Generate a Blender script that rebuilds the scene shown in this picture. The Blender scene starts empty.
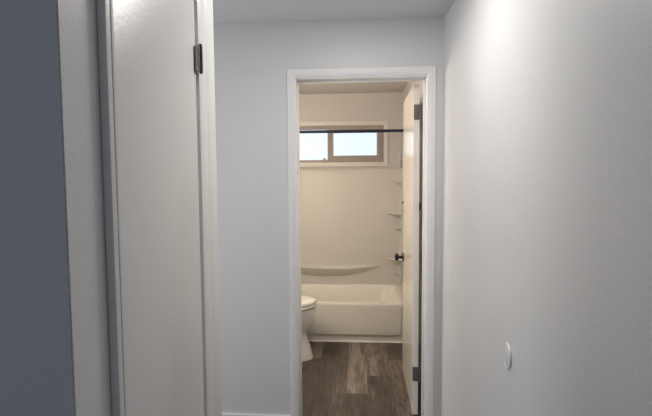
import bpy, bmesh, math, random
from mathutils import Vector, Matrix
random.seed(4)
C = bpy.context.scene.collection
sc = bpy.context.scene

# ------------------------------------------------------------------ frames
# world: x right, y into the hall, z up; camera stands over the origin.
# the far wall and the bathroom sit 2 degrees off the hall's axis.
T = math.radians(2.0)
BATH = Matrix.Translation((0.1, 2.66, 0)) @ Matrix.Rotation(-T, 4, 'Z')
I4 = Matrix.Identity(4)
HC = 2.33           # hall ceiling
BC = 2.31           # bathroom ceiling

# ------------------------------------------------------------------ materials
def mat(name, col, rough=0.5, bump=0.0, scale=60.0, detail=3.0, metal=0.0, spec=0.5, coat=0.0, spots=None, vary=0.0):
    m = bpy.data.materials.new(name); m.use_nodes = True
    nt = m.node_tree; n = nt.nodes; l = nt.links
    b = n['Principled BSDF']
    b.inputs['Base Color'].default_value = (*col, 1)
    b.inputs['Roughness'].default_value = rough
    b.inputs['Metallic'].default_value = metal
    b.inputs['Specular IOR Level'].default_value = spec
    b.inputs['Coat Weight'].default_value = coat
    tc = n.new('ShaderNodeTexCoord')
    src = None
    if vary:
        t = n.new('ShaderNodeTexNoise'); t.inputs['Scale'].default_value = 2.5; t.inputs['Detail'].default_value = 4
        l.new(tc.outputs['Object'], t.inputs['Vector'])
        r = n.new('ShaderNodeMapRange'); r.inputs['From Min'].default_value = .3; r.inputs['From Max'].default_value = .7
        r.inputs['To Min'].default_value = 1 - vary; r.inputs['To Max'].default_value = 1 + vary
        l.new(t.outputs['Fac'], r.inputs['Value'])
        mx = n.new('ShaderNodeVectorMath'); mx.operation = 'SCALE'
        mx.inputs[0].default_value = col
        l.new(r.outputs['Result'], mx.inputs['Scale']); src = mx.outputs['Vector']
        l.new(src, b.inputs['Base Color'])
    if spots:                                   # small nail holes and chips in the paint
        prev = None
        for (p, rad) in spots:
            d = n.new('ShaderNodeVectorMath'); d.operation = 'DISTANCE'; d.inputs[1].default_value = p
            l.new(tc.outputs['Object'], d.inputs[0])
            c = n.new('ShaderNodeMath'); c.operation = 'LESS_THAN'; c.inputs[1].default_value = rad
            l.new(d.outputs['Value'], c.inputs[0])
            if prev is None: prev = c.outputs[0]
            else:
                a = n.new('ShaderNodeMath'); a.operation = 'MAXIMUM'
                l.new(prev, a.inputs[0]); l.new(c.outputs[0], a.inputs[1]); prev = a.outputs[0]
        mm = n.new('ShaderNodeMix'); mm.data_type = 'RGBA'
        l.new(prev, mm.inputs[0])
        if src: l.new(src, mm.inputs[6])
        else: mm.inputs[6].default_value = (*col, 1)
        mm.inputs[7].default_value = (col[0]*.45, col[1]*.43, col[2]*.42, 1)
        l.new(mm.outputs[2], b.inputs['Base Color'])
    if bump:
        t = n.new('ShaderNodeTexNoise'); t.inputs['Scale'].default_value = scale; t.inputs['Detail'].default_value = detail
        l.new(tc.outputs['Object'], t.inputs['Vector'])
        bp = n.new('ShaderNodeBump'); bp.inputs['Strength'].default_value = bump; bp.inputs['Distance'].default_value = 0.002
        l.new(t.outputs['Fac'], bp.inputs['Height']); l.new(bp.outputs['Normal'], b.inputs['Normal'])
    return m

WALLC = (.745, .742, .735)
M = dict(
    wall=mat('wall_paint', WALLC, .42, .28, 150, 3, vary=.012, spots=[((.555, 1.243, 1.741), .0022), ((.555, .953, 1.58), .002), ((.555, 1.39, .968), .002)]),
    ceiling=mat('ceiling_paint', (.70, .70, .73), .8, .2, 90, 2),
    trim=mat('trim_paint', (.88, .875, .87), .35),
    closet=mat('closet_paint', (.82, .81, .79), .38, .22, 110, 3, vary=.01, spots=[((.018, 1.04, 1.118), .0014)]),
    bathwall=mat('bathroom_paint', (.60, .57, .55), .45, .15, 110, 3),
    door=mat('door_paint', (.88, .85, .78), .15, .04, 30, 2, spec=.7),
    hinge=mat('pewter_hinge', (.15, .135, .125), .5, .2, 200, 2, metal=.4),
    black=mat('black_metal', (.012, .014, .022), .35, metal=.3),
    navy=mat('black_rod_finish', (.010, .016, .050), .35, metal=.2),
    porcelain=mat('toilet_porcelain', (.82, .81, .78), .12, coat=.3),
    seat=mat('toilet_seat_plastic', (.86, .84, .79), .2),
    tub=mat('tub_acrylic', (.82, .79, .72), .35),
    surround=mat('surround_acrylic', (.71, .68, .64), .5, vary=.01),
    vinyl=mat('taupe_window_vinyl', (.36, .31, .28), .45),
    wcasing=mat('window_casing_paint', (.70, .67, .63), .4),
    chrome=mat('chrome', (.8, .8, .8), .12, metal=1),
    plate=mat('white_plate_plastic', (.84, .84, .83), .35),
    dark=mat('dark_gap', (.03, .03, .03), .8),
)

def glass_mat():                                # obscured bathroom glass lit through by daylight
    m = bpy.data.materials.new('obscured_glass'); m.use_nodes = True
    nt = m.node_tree; n = nt.nodes; l = nt.links
    b = n['Principled BSDF']; b.inputs['Base Color'].default_value = (.10, .11, .12, 1); b.inputs['Roughness'].default_value = .4
    tc = n.new('ShaderNodeTexCoord')
    t = n.new('ShaderNodeTexNoise'); t.inputs['Scale'].default_value = 80; t.inputs['Detail'].default_value = 2
    l.new(tc.outputs['Object'], t.inputs['Vector'])
    r = n.new('ShaderNodeValToRGB')
    r.color_ramp.elements[0].position = .35; r.color_ramp.elements[0].color = (.67, .81, .87, 1)
    r.color_ramp.elements[1].position = .62; r.color_ramp.elements[1].color = (.74, .88, .94, 1)
    l.new(t.outputs['Fac'], r.inputs['Fac']); l.new(r.outputs['Color'], b.inputs['Emission Color'])
    b.inputs['Emission Strength'].default_value = WIN
    return m
WIN = 1.0
M['glass'] = glass_mat()

def floor_mat():
    m = bpy.data.materials.new('vinyl_plank'); m.use_nodes = True
    nt = m.node_tree; n = nt.nodes; l = nt.links
    b = n['Principled BSDF']; b.inputs['Roughness'].default_value = .42
    at = n.new('ShaderNodeAttribute'); at.attribute_name = 'board'       # r tone, g offset
    sp = n.new('ShaderNodeSeparateColor'); l.new(at.outputs['Color'], sp.inputs['Color'])
    tc = n.new('ShaderNodeTexCoord')
    off = n.new('ShaderNodeMath'); off.operation = 'MULTIPLY'; off.inputs[1].default_value = 37.0
    l.new(sp.outputs['Green'], off.inputs[0])
    cb = n.new('ShaderNodeCombineXYZ'); l.new(off.outputs[0], cb.inputs['X']); l.new(off.outputs[0], cb.inputs['Y'])
    ad = n.new('ShaderNodeVectorMath'); ad.operation = 'ADD'
    l.new(tc.outputs['Object'], ad.inputs[0]); l.new(cb.outputs[0], ad.inputs[1])
    mp = n.new('ShaderNodeMapping'); mp.inputs['Scale'].default_value = (1, .09, 1)
    l.new(ad.outputs[0], mp.inputs['Vector'])
    t1 = n.new('ShaderNodeTexNoise'); t1.inputs['Scale'].default_value = 60; t1.inputs['Detail'].default_value = 5; t1.inputs['Roughness'].default_value = .65
    l.new(mp.outputs[0], t1.inputs['Vector'])
    mp2 = n.new('ShaderNodeMapping'); mp2.inputs['Scale'].default_value = (1, .14, 1)
    l.new(ad.outputs[0], mp2.inputs['Vector'])
    t2 = n.new('ShaderNodeTexNoise'); t2.inputs['Scale'].default_value = 11; t2.inputs['Detail'].default_value = 4; t2.inputs['Distortion'].default_value = .7
    l.new(mp2.outputs[0], t2.inputs['Vector'])
    # knots
    vo = n.new('ShaderNodeTexVoronoi'); vo.inputs['Scale'].default_value = 3.2
    mp3 = n.new('ShaderNodeMapping'); mp3.inputs['Scale'].default_value = (1.8, .8, 1)
    l.new(ad.outputs[0], mp3.inputs['Vector']); l.new(mp3.outputs[0], vo.inputs['Vector'])
    kn = n.new('ShaderNodeMapRange'); kn.inputs['From Min'].default_value = .02; kn.inputs['From Max'].default_value = .10
    kn.inputs['To Min'].default_value = -.30; kn.inputs['To Max'].default_value = 0
    l.new(vo.outputs['Distance'], kn.inputs['Value'])
    def math_(op, a, bb, cc=None):
        x = n.new('ShaderNodeMath'); x.operation = op
        for i, v in enumerate((a, bb, cc)):
            if v is None: continue
            if hasattr(v, 'links'): l.new(v, x.inputs[i])
            else: x.inputs[i].default_value = v
        return x.outputs[0]
    f = math_('MULTIPLY_ADD', t1.outputs['Fac'], 1.1, -.55)
    g = math_('MULTIPLY_ADD', t2.outputs['Fac'], .7, -.35)
    s = math_('ADD', math_('ADD', f, g), math_('ADD', sp.outputs['Red'], kn.outputs[0]))
    r = n.new('ShaderNodeValToRGB')
    e = r.color_ramp.elements
    e[0].position = 0; e[0].color = (.040, .031, .026, 1)
    e[1].position = 1; e[1].color = (.52, .45, .38, 1)
    x = e.new(.35); x.color = (.105, .083, .067, 1)
    x = e.new(.65); x.color = (.27, .225, .188, 1)
    l.new(s, r.inputs['Fac']); l.new(r.outputs['Color'], b.inputs['Base Color'])
    bp = n.new('ShaderNodeBump'); bp.inputs['Strength'].default_value = .25; bp.inputs['Distance'].default_value = .001
    l.new(t1.outputs['Fac'], bp.inputs['Height']); l.new(bp.outputs['Normal'], b.inputs['Normal'])
    return m
M['floor'] = floor_mat()

# ------------------------------------------------------------------ mesh helpers
def box(bm, x0, x1, y0, y1, z0, z1, bev=0.0, seg=2):
    t = bmesh.new()
    bmesh.ops.create_cube(t, size=1)
    bmesh.ops.scale(t, vec=(x1-x0, y1-y0, z1-z0), verts=t.verts)
    bmesh.ops.translate(t, vec=((x0+x1)/2, (y0+y1)/2, (z0+z1)/2), verts=t.verts)
    if bev: bmesh.ops.bevel(t, geom=t.edges[:], offset=bev, segments=seg, affect='EDGES', profile=.5)
    merge(bm, t)

def merge(bm, t, mtx=None):
    if mtx: bmesh.ops.transform(t, matrix=mtx, verts=t.verts)
    me = bpy.data.meshes.new('tmp'); t.to_mesh(me); t.free(); bm.from_mesh(me); bpy.data.meshes.remove(me)

def loft(bm, rings, cap0=True, cap1=True):
    vs = [[bm.verts.new(p) for p in r] for r in rings]
    n = len(vs[0])
    for a, b in zip(vs, vs[1:]):
        for i in range(n):
            bm.faces.new((a[i], a[(i+1) % n], b[(i+1) % n], b[i]))
    if cap0: bm.faces.new(list(reversed(vs[0])))
    if cap1: bm.faces.new(vs[-1])

def lathe(bm, prof, origin, axis, n=28):
    """prof = [(distance along the axis, radius)]"""
    ax = Vector(axis).normalized()
    u = ax.orthogonal().normalized(); v = ax.cross(u)
    o = Vector(origin)
    rings = [[o + ax*d + (u*math.cos(2*math.pi*i/n) + v*math.sin(2*math.pi*i/n))*max(r, 1e-4) for i in range(n)] for d, r in prof]
    loft(bm, rings)

def obj(name, bm, m, parent=None, smooth=False, at=None, frame=I4, sharp=.6):
    bmesh.ops.recalc_face_normals(bm, faces=bm.faces)
    me = bpy.data.meshes.new(name)
    if at is not None: bmesh.ops.translate(bm, vec=-Vector(at), verts=bm.verts)
    bm.to_mesh(me); bm.free()
    if smooth:
        for p in me.polygons: p.use_smooth = True
        me.set_sharp_from_angle(angle=sharp)
    me.materials.append(m)
    o = bpy.data.objects.new(name, me); C.objects.link(o)
    if parent is not None: o.parent = parent
    else: o.matrix_world = frame @ (Matrix.Translation(at) if at is not None else I4)
    return o

def empty(name, frame=I4, label=None, cat=None, kind=None, group=None):
    o = bpy.data.objects.new(name, None); C.objects.link(o); o.empty_display_size = .1
    o.matrix_world = frame
    tag(o, label, cat, kind, group); return o

def tag(o, label=None, cat=None, kind=None, group=None):
    if label: o['label'] = label
    if cat: o['category'] = cat
    if kind: o['kind'] = kind
    if group: o['group'] = group
    return o

def struct(name, bm, m, label, frame=I4, cat=None, smooth=False):
    return tag(obj(name, bm, m, frame=frame, smooth=smooth), label, cat, 'structure')

# ------------------------------------------------------------------ shell: hall
XL, XR = -.41, .56
# left wall block: dark face towards the viewer, hall side, and the return to the side passage
b = bmesh.new(); pts = [(XL, .677), (XL, 1.4545), (-2.9, 1.4545), (-2.9, .677)]
loft(b, [[(x, y, 0) for x, y in pts], [(x, y, HC) for x, y in pts]])
bmesh.ops.bevel(b, geom=[e for e in b.edges if abs(e.verts[0].co.x-XL) < 1e-6 and abs(e.verts[1].co.x-XL) < 1e-6 and abs(e.verts[0].co.y-e.verts[1].co.y) < 1e-6], offset=.003, segments=2, affect='EDGES')
struct('wall_left', b, M['wall'], 'off-white painted hall wall on the left with an outside corner', cat='wall')
b = bmesh.new(); box(b, XR, XR+.12, -1.6, 2.80, 0, HC)
struct('wall_right', b, M['wall'], 'long off-white textured hall wall on the right', cat='wall')
b = bmesh.new(); box(b, -2.9, .75, -3.6, 2.80, HC, HC+.1)
struct('ceiling', b, M['ceiling'], 'flat grey-white ceiling over the hall', cat='ceiling')

# far wall with the doorway (bathroom frame)
OX0, OX1, OH = -.363, .369, 2.012        # clear opening
JT = .018
b = bmesh.new()
box(b, -3.1, OX0-JT, 0, .12, 0, HC)
box(b, OX1+JT, .55, 0, .12, 0, HC)
box(b, OX0-JT, OX1+JT, 0, .12, OH+JT, HC)
struct('wall_back', b, M['wall'], 'off-white wall at the end of the hall around the bathroom doorway', BATH, 'wall')

# jamb with stop
b = bmesh.new()
for (xa, xb) in ((OX0-JT, OX0), (OX1, OX1+JT)):
    box(b, xa, xb, -.002, .122, 0, OH+JT, .0015)
box(b, OX0, OX1, -.002, .122, OH, OH+JT, .0015)
box(b, OX0, OX0+.008, .055, .084, 0, OH, .002)
box(b, OX1-.011, OX1, .055, .084, 0, OH, .002)
box(b, OX0+.008, OX1-.011, .055, .084, OH-.011, OH, .002)
jamb = struct('trim_1', b, M['trim'], 'white door jamb and stop lining the bathroom doorway', BATH, 'door jamb', smooth=True)

# casing: mitred, with a stepped profile, hall side
def casing(bm, x0, x1, ztop, zbot, w, prof, yface, full=False):
    """prof = [(u across 0..w from the outer edge inward, proud depth)]; sweeps an upside-down U (or a full frame)."""
    def ring(u, d):
        xa, xb, zt, zb = x0+u, x1-u, ztop-u, (zbot+u if full else zbot)
        y = yface-d
        return [(xa, y, zb), (xa, y, zt), (xb, y, zt), (xb, y, zb)]
    rows = [ring(u, d) for u, d in prof]
    vs = [[bm.verts.new(p) for p in r] for r in rows]
    m = len(vs)
    segs = [(0, 1), (1, 2), (2, 3)] + ([(3, 0)] if full else [])
    for k in range(m):
        k2 = (k+1) % m
        for a, c in segs:
            bm.faces.new((vs[k][a], vs[k][c], vs[k2][c], vs[k2][a]))
    if not full:
        bm.faces.new([vs[k][0] for k in range(m)]); bm.faces.new([vs[k][3] for k in reversed(range(m))])
PROF = [(0, 0), (0, .013), (.003, .016), (.030, .014), (.035, .011), (.041, .010), (.044, .008), (.044, 0)]
b = bmesh.new(); casing(b, -.411, .415, 2.065, 0, .044, PROF, 0)
struct('trim_2', b, M['trim'], 'white mitred casing around the bathroom doorway, hall side', BATH, 'door casing')

def base_board(bm, x0, x1, y, h, t=.012, s=-1):
    box(bm, x0, x1, y+s*t if s < 0 else y, y if s < 0 else y+t, 0, h, .003)
b = bmesh.new(); base_board(b, -3.0, -.412, 0, .056)
struct('baseboard_back', b, M['trim'], 'low white baseboard left of the bathroom doorway', BATH, 'baseboard')
b = bmesh.new(); base_board(b, .415, .440, 0, .056)
struct('baseboard_back_right', b, M['trim'], 'short white baseboard between doorway casing and right wall', BATH, 'baseboard')

# ------------------------------------------------------------------ shell: bathroom
BX0, BX1, BY1 = -1.09, .43, 2.18
WX0, WX1, WZ0, WZ1 = -.835, .243, 1.602, 1.992      # rough opening inside the casing
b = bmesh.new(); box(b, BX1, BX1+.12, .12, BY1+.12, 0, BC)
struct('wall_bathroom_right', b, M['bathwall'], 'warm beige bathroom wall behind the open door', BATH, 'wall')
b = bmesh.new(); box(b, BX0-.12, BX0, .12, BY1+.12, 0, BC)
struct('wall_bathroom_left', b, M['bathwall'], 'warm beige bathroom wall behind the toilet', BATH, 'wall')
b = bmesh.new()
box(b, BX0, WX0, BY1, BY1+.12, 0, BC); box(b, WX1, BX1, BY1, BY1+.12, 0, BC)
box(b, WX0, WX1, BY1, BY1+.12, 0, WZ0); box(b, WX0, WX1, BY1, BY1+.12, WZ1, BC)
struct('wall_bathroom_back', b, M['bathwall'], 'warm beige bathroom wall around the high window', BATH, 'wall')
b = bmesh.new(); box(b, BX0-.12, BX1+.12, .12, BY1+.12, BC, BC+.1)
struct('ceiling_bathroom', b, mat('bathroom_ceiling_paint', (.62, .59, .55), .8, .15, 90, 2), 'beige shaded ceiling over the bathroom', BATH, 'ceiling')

# plank floor, boards laid along the bathroom's depth; tone per board is a face colour attribute
edges_x = [-3.0, -2.8, -2.62, -2.44, -2.26, -2.08, -1.9, -1.72, -1.54, -1.36, -1.18, -.985, -.82, -.66, -.49, -.318, -.205, -.098, .048, .222, .40, .56]
K0 = 10
joints = {4+K0: [(1.017, .16, .50)], 5+K0: [(3.3, .12, .2)], 6+K0: [(2.7, .27, .2)], 7+K0: [(.412, .17, .55)], 8+K0: [(.70, .22, .49)], 9+K0: [(1.012, .42, .24)]}
bm = bmesh.new(); lay = bm.loops.layers.float_color.new('board')
for i in range(len(edges_x)-1):
    xa, xb = edges_x[i]+.0006, edges_x[i+1]-.0006
    ys = [-1.2, -.2 - .13*(i % 3)]
    js = joints.get(i)
    tones = [random.uniform(.2, .5)]
    if js:
        y, t0, t1 = js[0]; ys += [min(y, 2.3)]; tones += [t0]
        if y < 2.3: ys.append(2.3); tones.append(t1)
    else:
        ys += [.5+.31*(i % 4), 2.3]; tones += [random.uniform(.15, .5), random.uniform(.15, .5)]
    for k in range(len(ys)-1):
        ya, yb = ys[k]+.0006, ys[k+1]-.0006
        f = bm.faces.new([bm.verts.new(p) for p in ((xa, ya, 0), (xb, ya, 0), (xb, yb, 0), (xa, yb, 0))])
        col = (tones[k], random.random(), 0, 1)
        for lp in f.loops: lp[lay] = col
me = bpy.data.meshes.new('floor'); 
# dark sub-floor slab just under the boards, showing in the seams
r = len(bm.faces)
me2 = bmesh.new(); box(me2, -3.0, .62, -1.2, 2.3, -.08, -.0012)
tmpm = bpy.data.meshes.new('t'); me2.to_mesh(tmpm); me2.free(); bm.from_mesh(tmpm)
bm.faces.ensure_lookup_table()
for f in bm.faces[r:]:
    for lp in f.loops: lp[lay] = (-.2, 0, 0, 1)
bm.to_mesh(me); bm.free(); me.materials.append(M['floor'])
o = bpy.data.objects.new('floor', me); C.objects.link(o); o.matrix_world = BATH
tag(o, 'weathered brown wood-look plank floor of bathroom and hall', 'floor', 'structure')
b = bmesh.new(); box(b, -2.9, .75, -1.6, 1.35, -.08, -.002)
struct('floor_near', b, mat('near_floor_board', (.20, .15, .11), .5, .2, 30, 4), 'brown floor of the room before the hall', I4, 'floor')

# ------------------------------------------------------------------ window
w = empty('window_1', BATH, 'high horizontal sliding window with obscured glass above the tub', 'window', 'structure')
b = bmesh.new(); casing(b, -.880, .288, 2.030, 1.564, .045, [(0, 0), (0, .012), (.003, .015), (.034, .013), (.040, .010), (.045, .009), (.045, 0)], BY1, full=True)
obj('casing', b, M['wcasing'], w)
def frame_box(bm, x0, x1, z0, z1, y0, y1, t, bev=.002, tb=None, tt=None):
    tb = t if tb is None else tb; tt = t if tt is None else tt
    box(bm, x0, x0+t, y0, y1, z0, z1, bev); box(bm, x1-t, x1, y0, y1, z0, z1, bev)
    box(bm, x0+t, x1-t, y0, y1, z1-tt, z1, bev); box(bm, x0+t, x1-t, y0, y1, z0, z0+tb, bev)
b = bmesh.new(); frame_box(b, WX0, WX1, WZ0, WZ1, BY1+.012, BY1+.10, .030, tb=.034, tt=.044)
box(b, -.336, -.300, BY1+.054, BY1+.070, WZ0+.034, WZ1-.044, .002)
obj('frame', b, M['vinyl'], w)
MX = -.297
# sliding sash on the right, in front
b = bmesh.new(); frame_box(b, -.314, WX1-.028, WZ0+.032, WZ1-.042, BY1+.022, BY1+.052, .042, .003, tb=.046, tt=.040)
sash = obj('sash', b, M['vinyl'], w)
b = bmesh.new(); box(b, -.276, WX1-.066, BY1+.034, BY1+.040, WZ0+.074, WZ1-.078)
tag(obj('pane', b, M['glass'], sash), 'pale blue obscured right-hand pane')
b = bmesh.new(); box(b, WX0+.028, -.334, BY1+.058, BY1+.064, WZ0+.030, WZ1-.042)
tag(obj('pane', b, M['glass'], w), 'pale blue obscured left-hand pane')
b = bmesh.new(); box(b, -.385, -.350, BY1+.030, BY1+.056, WZ0+.033, WZ0+.052, .006)
obj('latch', b, M['vinyl'], w)

# ------------------------------------------------------------------ bathroom door
d = empty('door_1', BATH @ Matrix.Translation((.3280, .13, 0)) @ Matrix.Rotation(math.radians(-.5), 4, 'Z'), 'white slab bathroom door standing wide open into the bathroom', 'door', 'structure')
b = bmesh.new(); box(b, -.0175, .0175, 0, .702, .012, 2.003, .002)
obj('slab', b, M['door'], d)
def leaf_hinge(z, h=.089):
    b = bmesh.new()
    box(b, -.0165, .0175, -.0022, 0, z-h/2, z+h/2, .0008)                 # leaf let into the door edge
    box(b, .0175, .034, -.0040, -.0022, z-h/2, z+h/2, .0006)
    for k in range(5):
        lathe(b, [(0, .0058), (h/5-.001, .0058)], (.0225, -.004, z-h/2+k*h/5), (0, 0, 1), 14)
    lathe(b, [(0, .0035), (.004, .005), (.006, .003)], (.0225, -.004, z+h/2-.001), (0, 0, 1), 12)
    for k in (-1, 0, 1):
        lathe(b, [(0, .0032), (.0012, .0028)], (-.006+.006*(k % 2), -.0022, z+k*h*.32), (0, -1, 0), 10)
    return b
obj('hinge', leaf_hinge(1.834), M['hinge'], d, smooth=True)
obj('hinge', leaf_hinge(.266), M['hinge'], d, smooth=True)
b = bmesh.new()
box(b, .0175, .026, -.006, .002, 1.262, 1.305, .001); lathe(b, [(0, .004), (.043, .004)], (.0225, -.004, 1.262), (0, 0, 1), 12)
tag(obj('hinge', b, M['black'], d, smooth=True), 'small black middle hinge knuckle')
# knob, both sides
KZ, KY = .868, .655
def knob(side):
    x0 = side*.0175
    b = bmesh.new()
    lathe(b, [(0, .031), (.003, .032), (.007, .030), (.009, .022), (.010, .012), (.028, .0095), (.034, .014), (.038, .022), (.044, .0265), (.052, .0272), (.058, .024), (.062, .016), (.0635, .0)],
          (x0, KY, KZ), (side, 0, 0), 32)
    return b
obj('knob', knob(-1), M['black'], d, smooth=True)
obj('knob', knob(1), M['black'], d, smooth=True)
b = bmesh.new(); box(b, -.009, .009, .7015, .7035, KZ-.029, KZ+.029, .0005); obj('latch_plate', b, M['black'], d)
b = bmesh.new(); lathe(b, [(0, .006), (.003, .006), (.010, .003), (.012, .005), (.014, 0)], (-.0175, .685, 1.268), (-1, 0, 0), 12)
tag(obj('hook', b, M['black'], d, smooth=True), 'tiny black stud near the free edge')

# ------------------------------------------------------------------ bathtub
tub = empty('bathtub', BATH @ Matrix.Translation((0, 0, 0)), 'almond alcove bathtub with a raised apron panel, under the window', 'bathtub')
TX0, TX1, TY0, TY1, TZ = BX0+.003, BX1-.003, 1.383, 2.176, .352
def rrect(x0, x1, y0, y1, r, z, n=8):
    pts = []
    for cx, cy, a0 in ((x1-r, y1-r, 0), (x0+r, y1-r, 90), (x0+r, y0+r, 180), (x1-r, y0+r, 270)):
        for k in range(n+1):
            a = math.radians(a0+90*k/n); pts.append((cx+r*math.cos(a), cy+r*math.sin(a), z))
    return pts
b = bmesh.new()
R_ = [rrect(TX0, TX1, TY0+.024, TY1, .004, 0), rrect(TX0, TX1, TY0+.024, TY1, .004, .30),
      rrect(TX0, TX1, TY0+.004, TY1, .004, .315), rrect(TX0, TX1, TY0, TY1, .004, .322), rrect(TX0, TX1, TY0, TY1, .004, TZ-.010),
      rrect(TX0, TX1, TY0+.003, TY1, .006, TZ-.003), rrect(TX0+.004, TX1-.004, TY0+.010, TY1-.004, .01, TZ),
      rrect(TX0+.060, TX1-.070, TY0+.070, TY1-.055, .09, TZ), rrect(TX0+.068, TX1-.078, TY0+.078, TY1-.063, .09, TZ-.004),
      rrect(TX0+.075, TX1-.085, TY0+.085, TY1-.070, .10, TZ-.016), rrect(TX0+.10, TX1-.13, TY0+.105, TY1-.095, .12, .20),
      rrect(TX0+.13, TX1-.20, TY0+.125, TY1-.115, .13, .09), rrect(TX0+.18, TX1-.25, TY0+.17, TY1-.16, .12, .062)]
loft(b, R_)
obj('basin', b, M['tub'], tub, smooth=True)
# apron: a raised panel with rounded lower corners over a recessed kick strip
def apron_panel(inset, y):
    x0, x1, z0, z1, r = TX0+.028+inset, TX1-.068-inset, .070+inset, .3205, .055-inset*.5
    pts = []
    for k in range(9):
        a = math.radians(180+90*k/8); pts.append((x0+r+r*math.cos(a), y, z0+r+r*math.sin(a)))
    for k in range(9):
        a = math.radians(270+90*k/8); pts.append((x1-r+r*math.cos(a), y, z0+r+r*math.sin(a)))
    pts += [(x1, y, z1), (x0, y, z1)]
    return pts
b = bmesh.new(); loft(b, [apron_panel(0, TY0+.026), apron_panel(0, TY0+.006), apron_panel(.003, TY0+.001), apron_panel(.008, TY0-.001)])
obj('apron', b, M['tub'], tub, smooth=True)
b = bmesh.new()
n = 6; pr = [(0, 0)] + [(-.009*math.cos(math.radians(90*k/n)), .009*math.sin(math.radians(90*k/n))) for k in range(n+1)]
loft(b, [[(x, TY0+.024+p[0], p[1]) for p in pr] for x in (TX0, TX1)])
obj('floor_bead', b, M['tub'], tub)
b = bmesh.new(); lathe(b, [(0, .036), (.003, .034), (.004, .02)], (TX1-.34, 1.78, .062), (0, 0, 1)); obj('drain', b, M['chrome'], tub, smooth=True)

# ------------------------------------------------------------------ tub surround
su = empty('tub_surround', BATH, 'beige acrylic tub surround wall panels with moulded shelves', 'tub surround')
SZ0, SZ1 = TZ, 1.553
b = bmesh.new()
box(b, BX0+.001, BX1-.001, BY1-.016, BY1-.001, SZ0-.0, SZ1, .003)
# moulded vertical ribs that frame the shelf columns
for x in (.200, .212, -.86, -.872):
    box(b, x-.002, x+.002, BY1-.0178, BY1-.014, SZ0+.02, SZ1-.03, .0012)
box(b, BX0+.001, BX1-.001, BY1-.044, BY1-.001, SZ1-.010, SZ1, .003)     # top ledge
box(b, BX0+.02, BX1-.02, BY1-.022, BY1-.014, SZ0, SZ0+.012, .003)
obj('back_panel', b, M['surround'], su, smooth=True)
for sx, nm in ((1, 'right'), (-1, 'left')):
    xa = BX1 if sx > 0 else BX0
    b = bmesh.new()
    lo, hi = sorted((xa-sx*.001, xa-sx*.014)); box(b, lo, hi, TY0+.01, BY1-.016, SZ0, SZ1, .003)
    lo, hi = sorted((xa-sx*.001, xa-sx*.020)); box(b, lo, hi, TY0+.005, TY0+.03, SZ0, SZ1, .004)
    # cove that softens the corner
    r = .018; cx, cy = xa-sx*.014, BY1-.016
    prof = [(cx, cy)] + [(cx-sx*r+sx*r*math.sin(math.radians(90*k/8)), cy-r+r*math.cos(math.radians(90*k/8))) for k in range(9)]
    loft(b, [[(x, y, z) for x, y in prof] for z in (SZ0, SZ1)])
    obj('end_panel', b, M['surround'], su, smooth=True)
# white bead added above the ledge, shaped to stand for a glossy highlight
b = bmesh.new()
lathe(b, [(0, .0), (.002, .0045), (.10, .0035), (.17, .0025), (.19, 0)], (.398, BY1-.013, SZ1), (.06, .03, 1), 10)
tag(obj('highlight_bead', b, M['plate'], su, smooth=True), 'thin upright white bead standing in for a highlight above the ledge corner')
# crescent soap ledge in the back panel
b = bmesh.new(); YF = BY1-.016
xc, hw, N = -.327, .54, 40
rings = []
for i in range(N+1):
    s = -1+2*i/N; k = max(1-s*s, 0.0004)**.8; x = xc+s*hw
    zt = .546; dep = .115*k; drop = .124*k
    rings.append([(x, YF+.004, zt), (x, YF-dep*.55, zt-.002*k), (x, YF-dep*.93, zt-.008*k), (x, YF-dep, zt-.018*k),
                  (x, YF-dep*.86, zt-.036*k), (x, YF-dep*.42, zt-.070*k), (x, YF-dep*.10, zt-drop*.97), (x, YF+.004, zt-drop)])
loft(b, rings)
obj('soap_ledge', b, M['surround'], su, smooth=True, sharp=1.2)
# corner shelves: three large, three small, in both corners
def corner_shelf(sx, z, rad, rb, thick, drop):
    b = bmesh.new()
    xa = (BX1-.014) if sx > 0 else (BX0+.014)
    def ring(f, zz):
        pts = [(xa+sx*.003, YF+.003, zz)]
        for k in range(15):
            a = math.radians(90*k/14)
            pts.append((xa-sx*rad*f*math.cos(a)**.9 if k < 14 else xa+sx*.003, YF-rb*f*math.sin(a) if k else YF+.003, zz))
        return pts
    loft(b, [ring(.35, z-drop), ring(.72, z-thick*1.7), ring(.95, z-thick), ring(1.0, z-thick*.5), ring(.985, z), ring(.93, z+.001), ring(.90, z-.004)])
    return b
for sx in (1, -1):
    for z in (1.093, .624):
        tag(obj('shelf', corner_shelf(sx, z, .142, .12, .014, .05), M['surround'], su, smooth=True), 'large quarter-round corner shelf')
    for z in (1.41, .939, .467):
        tag(obj('shelf', corner_shelf(sx, z, .072, .07, .010, .04), M['surround'], su, smooth=True), 'small corner shelf')

# ------------------------------------------------------------------ shower rod
RY, RZ = 1.43, 1.853
rod = empty('shower_curtain_rod', BATH @ Matrix.Translation((0, RY, RZ)), 'straight black shower curtain rod across the tub opening', 'curtain rod')
b = bmesh.new(); lathe(b, [(0, .0125), (BX1-BX0-.012, .0125)], (BX0+.006, 0, 0), (1, 0, 0), 24); obj('rod', b, M['navy'], rod, smooth=True)
for xa, s in ((BX0, 1), (BX1, -1)):
    b = bmesh.new(); lathe(b, [(0, .032), (.004, .032), (.010, .026), (.022, .016), (.03, .015)], (xa, 0, 0), (s, 0, 0), 24)
    obj('flange', b, M['navy'], rod, smooth=True)

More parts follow.
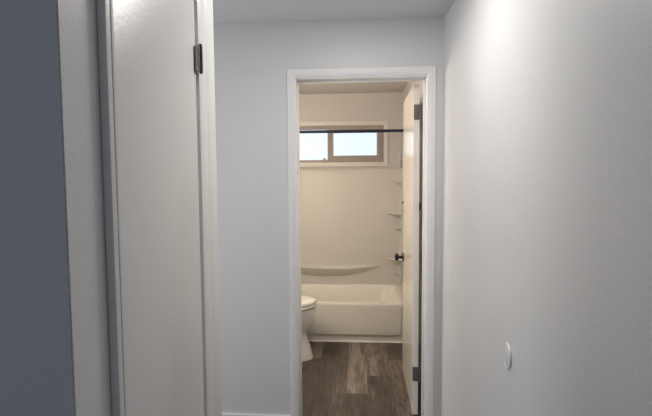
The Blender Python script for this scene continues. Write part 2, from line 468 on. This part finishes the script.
# ------------------------------------------------------------------ toilet
TYC = 1.02
to = empty('toilet', BATH @ Matrix.Translation((-.684, TYC, 0)), 'white toilet with closed lid beside the tub, its bowl showing past the doorway', 'toilet')
def egg(xb, xf, wd, z, n=44, sq=2.0):
    """outline with a rounder back and a narrower front; local x relative to the toilet's own centre"""
    pts = []
    xm = xb+(xf-xb)*.42
    for i in range(n):
        a = 2*math.pi*i/n; c, s = math.cos(a), math.sin(a)
        ex = (xf-xm) if c > 0 else (xm-xb)
        e = 2/ (sq if c > 0 else 2.8)
        pts.append((xm+math.copysign(abs(c)**e, c)*ex+.70, math.copysign(abs(s)**e, s)*wd, z))
    return pts
b = bmesh.new()
loft(b, [egg(-1.02, -.400, .130, 0), egg(-1.02, -.400, .130, .012), egg(-1.02, -.404, .125, .03), egg(-1.02, -.422, .112, .11),
         egg(-1.02, -.448, .100, .17), egg(-1.02, -.450, .104, .205), egg(-1.02, -.428, .128, .245), egg(-1.02, -.394, .157, .292),
         egg(-1.02, -.381, .171, .34), egg(-1.00, -.376, .178, .385), egg(-.98, -.374, .180, .408), egg(-.97, -.378, .176, .418)])
bowl = obj('bowl', b, M['porcelain'], to, smooth=True, sharp=1.0)
b = bmesh.new()
loft(b, [egg(-.86, -.376, .178, .424), egg(-.86, -.370, .184, .427), egg(-.86, -.368, .186, .440), egg(-.86, -.372, .182, .446)])
obj('seat', b, M['seat'], to, smooth=True, sharp=1.0)
b = bmesh.new()
loft(b, [egg(-.87, -.386, .168, .4535), egg(-.87, -.370, .184, .456), egg(-.87, -.368, .186, .468), egg(-.87, -.374, .180, .479), egg(-.86, -.395, .162, .486), egg(-.84, -.50, .09, .492)])
obj('lid', b, M['seat'], to, smooth=True, sharp=1.0)
for s in (-1, 1):
    b = bmesh.new(); box(b, -.185, -.15, s*.075-.015, s*.075+.015, .415, .462, .006)
    obj('seat_hinge', b, M['seat'], to, smooth=True)
b = bmesh.new(); box(b, -.385, -.185, -.19, .19, .30, .402, .02, 3); box(b, -.385, -.19, -.225, .225, .395, .74, .022, 4)
obj('tank', b, M['porcelain'], to, smooth=True)
b = bmesh.new(); box(b, -.387, -.180, -.235, .235, .742, .775, .010, 3); obj('tank_lid', b, M['porcelain'], to, smooth=True)
b = bmesh.new(); lathe(b, [(0, .013), (.008, .012), (.014, .006)], (-.19, -.16, .68), (1, 0, 0), 16); box(b, -.182, -.172, -.168, -.09, .672, .688, .004)
obj('flush_lever', b, M['chrome'], to, smooth=True)
for s in (-1, 1):
    b = bmesh.new(); lathe(b, [(0, .013), (.012, .012), (.018, .004)], (-.15, s*.115, .010), (0, 0, 1), 14)
    obj('bolt_cap', b, M['seat'], to, smooth=True)

# ------------------------------------------------------------------ built-in linen closet on the left wall
FY0, FY1, FT = .786, 1.455, .016           # face frame along the wall, proud thickness
DY0, DY1, DZ0, DZ1 = .802, 1.262, .16, 1.936
cl = empty('linen_closet', Matrix.Translation((XL, 0, 0)), 'tall built-in white closet front with a flat slab door on the left wall', 'closet')
b = bmesh.new()
box(b, .0005, FT, FY0, DY0+.035, 0, 2.28, .0018)
box(b, .0005, FT-.0004, 1.298, 1.372, 0, 2.28, .0012)
box(b, .0005, FT, 1.366, FY1, 0, 2.28, .0018)
box(b, .0005, FT-.001, DY0-.001, 1.2985, DZ1+.004, 2.28, .0012)
box(b, .0005, FT-.001, DY0+.035, 1.30, 0, DZ0+.03, .0012)
obj('face_frame', b, M['closet'], cl, smooth=True)
b = bmesh.new(); t = bmesh.new()
box(t, .001, FT+.0014, DY0, DY1, DZ0, DZ1)
es = [e for e in t.edges if abs(e.verts[0].co.y-e.verts[1].co.y) < 1e-6 and abs(e.verts[0].co.z-e.verts[1].co.z) < 1e-6]
bmesh.ops.bevel(t, geom=es, offset=.016, segments=6, affect='EDGES', profile=.5)
es = [e for e in t.edges if all(v.co.x > FT+.001 for v in e.verts)]
bmesh.ops.bevel(t, geom=es, offset=.0012, segments=2, affect='EDGES', profile=.5)
merge(b, t)
cd = obj('door', b, M['closet'], cl, smooth=True)
def closet_hinge(z, h=.071):
    b = bmesh.new()
    y0, y1, yk = DY1-.012, 1.290, 1.296
    loft(b, [[(x_, y0, z-.042), (x_, y1, z-.035), (x_, y1, z+.035), (x_, y0, z+.023)] for x_ in (FT+.0035, FT+.0058)])
    for k in range(9):
        q = h/9
        lathe(b, [(0, .0042), (.0008, .0054), (q-.0018, .0054), (q-.001, .0042)], (FT+.006, yk, z-h/2+k*q), (0, 0, 1), 14)
    for s_ in (1, -1):
        lathe(b, [(0, .003), (.002, .005), (.005, .004), (.007, 0)], (FT+.006, yk, z+s_*(h/2-.001)), (0, 0, s_), 12)
    for k in (-1, 1):
        box(b, FT+.0056, FT+.0072, yk-.022, yk-.010, z+k*h*.24-.010, z+k*h*.24+.010, .001)
    lathe(b, [(0, .0022), (.010, .0018), (.012, 0)], (FT+.0045, y0+.003, z-.041), (0, 0, -1), 8)
    return b
obj('hinge', closet_hinge(1.786), M['hinge'], cd, smooth=True)
obj('hinge', closet_hinge(.36), M['hinge'], cd, smooth=True)

# ------------------------------------------------------------------ round plate on the right wall
# its near edge stands slightly off the wall, its far edge is flush
pl = empty('wall_plate', Matrix.Translation((XR, 1.585, .846)) @ Matrix.Rotation(math.radians(-6.5), 4, 'Z'), 'small round white cover plate low on the right hall wall, near edge lifted', 'wall plate')
b = bmesh.new(); lathe(b, [(0, .039), (.0018, .040), (.0030, .037), (.0030, .0)], (0, 0, 0), (-1, 0, 0), 64)
obj('face', b, M['wall'], pl, smooth=True)
b = bmesh.new(); 
n = 64; prof = [(.038, -.004), (.043, -.004), (.0445, -.001), (.043, .0034), (.0405, .0044), (.038, .0030)]
vs = [[b.verts.new((-d_, rr*math.cos(2*math.pi*i/n), rr*math.sin(2*math.pi*i/n))) for rr, d_ in prof] for i in range(n)]
for i in range(n):
    for k in range(len(prof)):
        k2 = (k+1) % len(prof); b.faces.new((vs[i][k], vs[i][k2], vs[(i+1) % n][k2], vs[(i+1) % n][k]))
tag(obj('rim', b, M['plate'], pl, smooth=True), 'raised white rim')

# ------------------------------------------------------------------ light
def area(name, loc, size, energy, col, rot=(0, 0, 0), shape='DISK', sy=None, spread=None):
    L = bpy.data.lights.new(name, 'AREA'); L.shape = shape; L.size = size
    if sy: L.size_y = sy
    L.energy = energy; L.color = col
    if spread: L.spread = spread
    o = bpy.data.objects.new(name, L); C.objects.link(o); o.location = loc; o.rotation_euler = rot
    return o
def point(name, loc, r, energy, col):
    L = bpy.data.lights.new(name, 'POINT'); L.shadow_soft_size = r; L.energy = energy; L.color = col
    o = bpy.data.objects.new(name, L); C.objects.link(o); o.location = loc; return o
area('hall_ceiling_lamp', (.05, 1.74, 2.322), .30, 7.8, (1, .97, .93))
area('side_room_daylight', (-2.75, 1.98, 1.12), 1.1, 15.5, (.96, .98, 1), (0, -math.pi/2, 0), 'RECTANGLE', 1.0)
for k in range(3):
    p = BATH @ Vector((BX0+.14, .22+.15*k, 1.85))
    point('vanity_lamp', p, .06, 8.8, (1, .86, .69))

wd = bpy.data.worlds.new('World'); sc.world = wd; wd.use_nodes = True
bg = wd.node_tree.nodes['Background']; bg.inputs['Color'].default_value = (.46, .52, .66, 1); bg.inputs['Strength'].default_value = .36

# ------------------------------------------------------------------ camera
F = 468.0
yaw, pitch, roll = math.atan(17/468), math.atan(31/468), .007
f = Vector((-math.sin(yaw)*math.cos(pitch), math.cos(yaw)*math.cos(pitch), -math.sin(pitch)))
r = f.cross(Vector((0, 0, 1))).normalized(); u = r.cross(f)
c, s = math.cos(roll), math.sin(roll)
r2, u2 = c*r-s*u, s*r+c*u
cam = bpy.data.cameras.new('Camera'); co = bpy.data.objects.new('Camera', cam); C.objects.link(co)
m = Matrix((r2, u2, -f)).transposed().to_4x4(); m.translation = (0, 0, 1.46)
co.matrix_world = m
cam.sensor_fit = 'HORIZONTAL'; cam.sensor_width = 36; cam.lens = F/652*36; cam.clip_start = .02
sc.camera = co
sc.view_settings.view_transform = 'Standard'; sc.view_settings.look = 'None'
sc.view_settings.exposure = 0.17; sc.view_settings.gamma = 1.0; sc.view_settings.use_curve_mapping = False
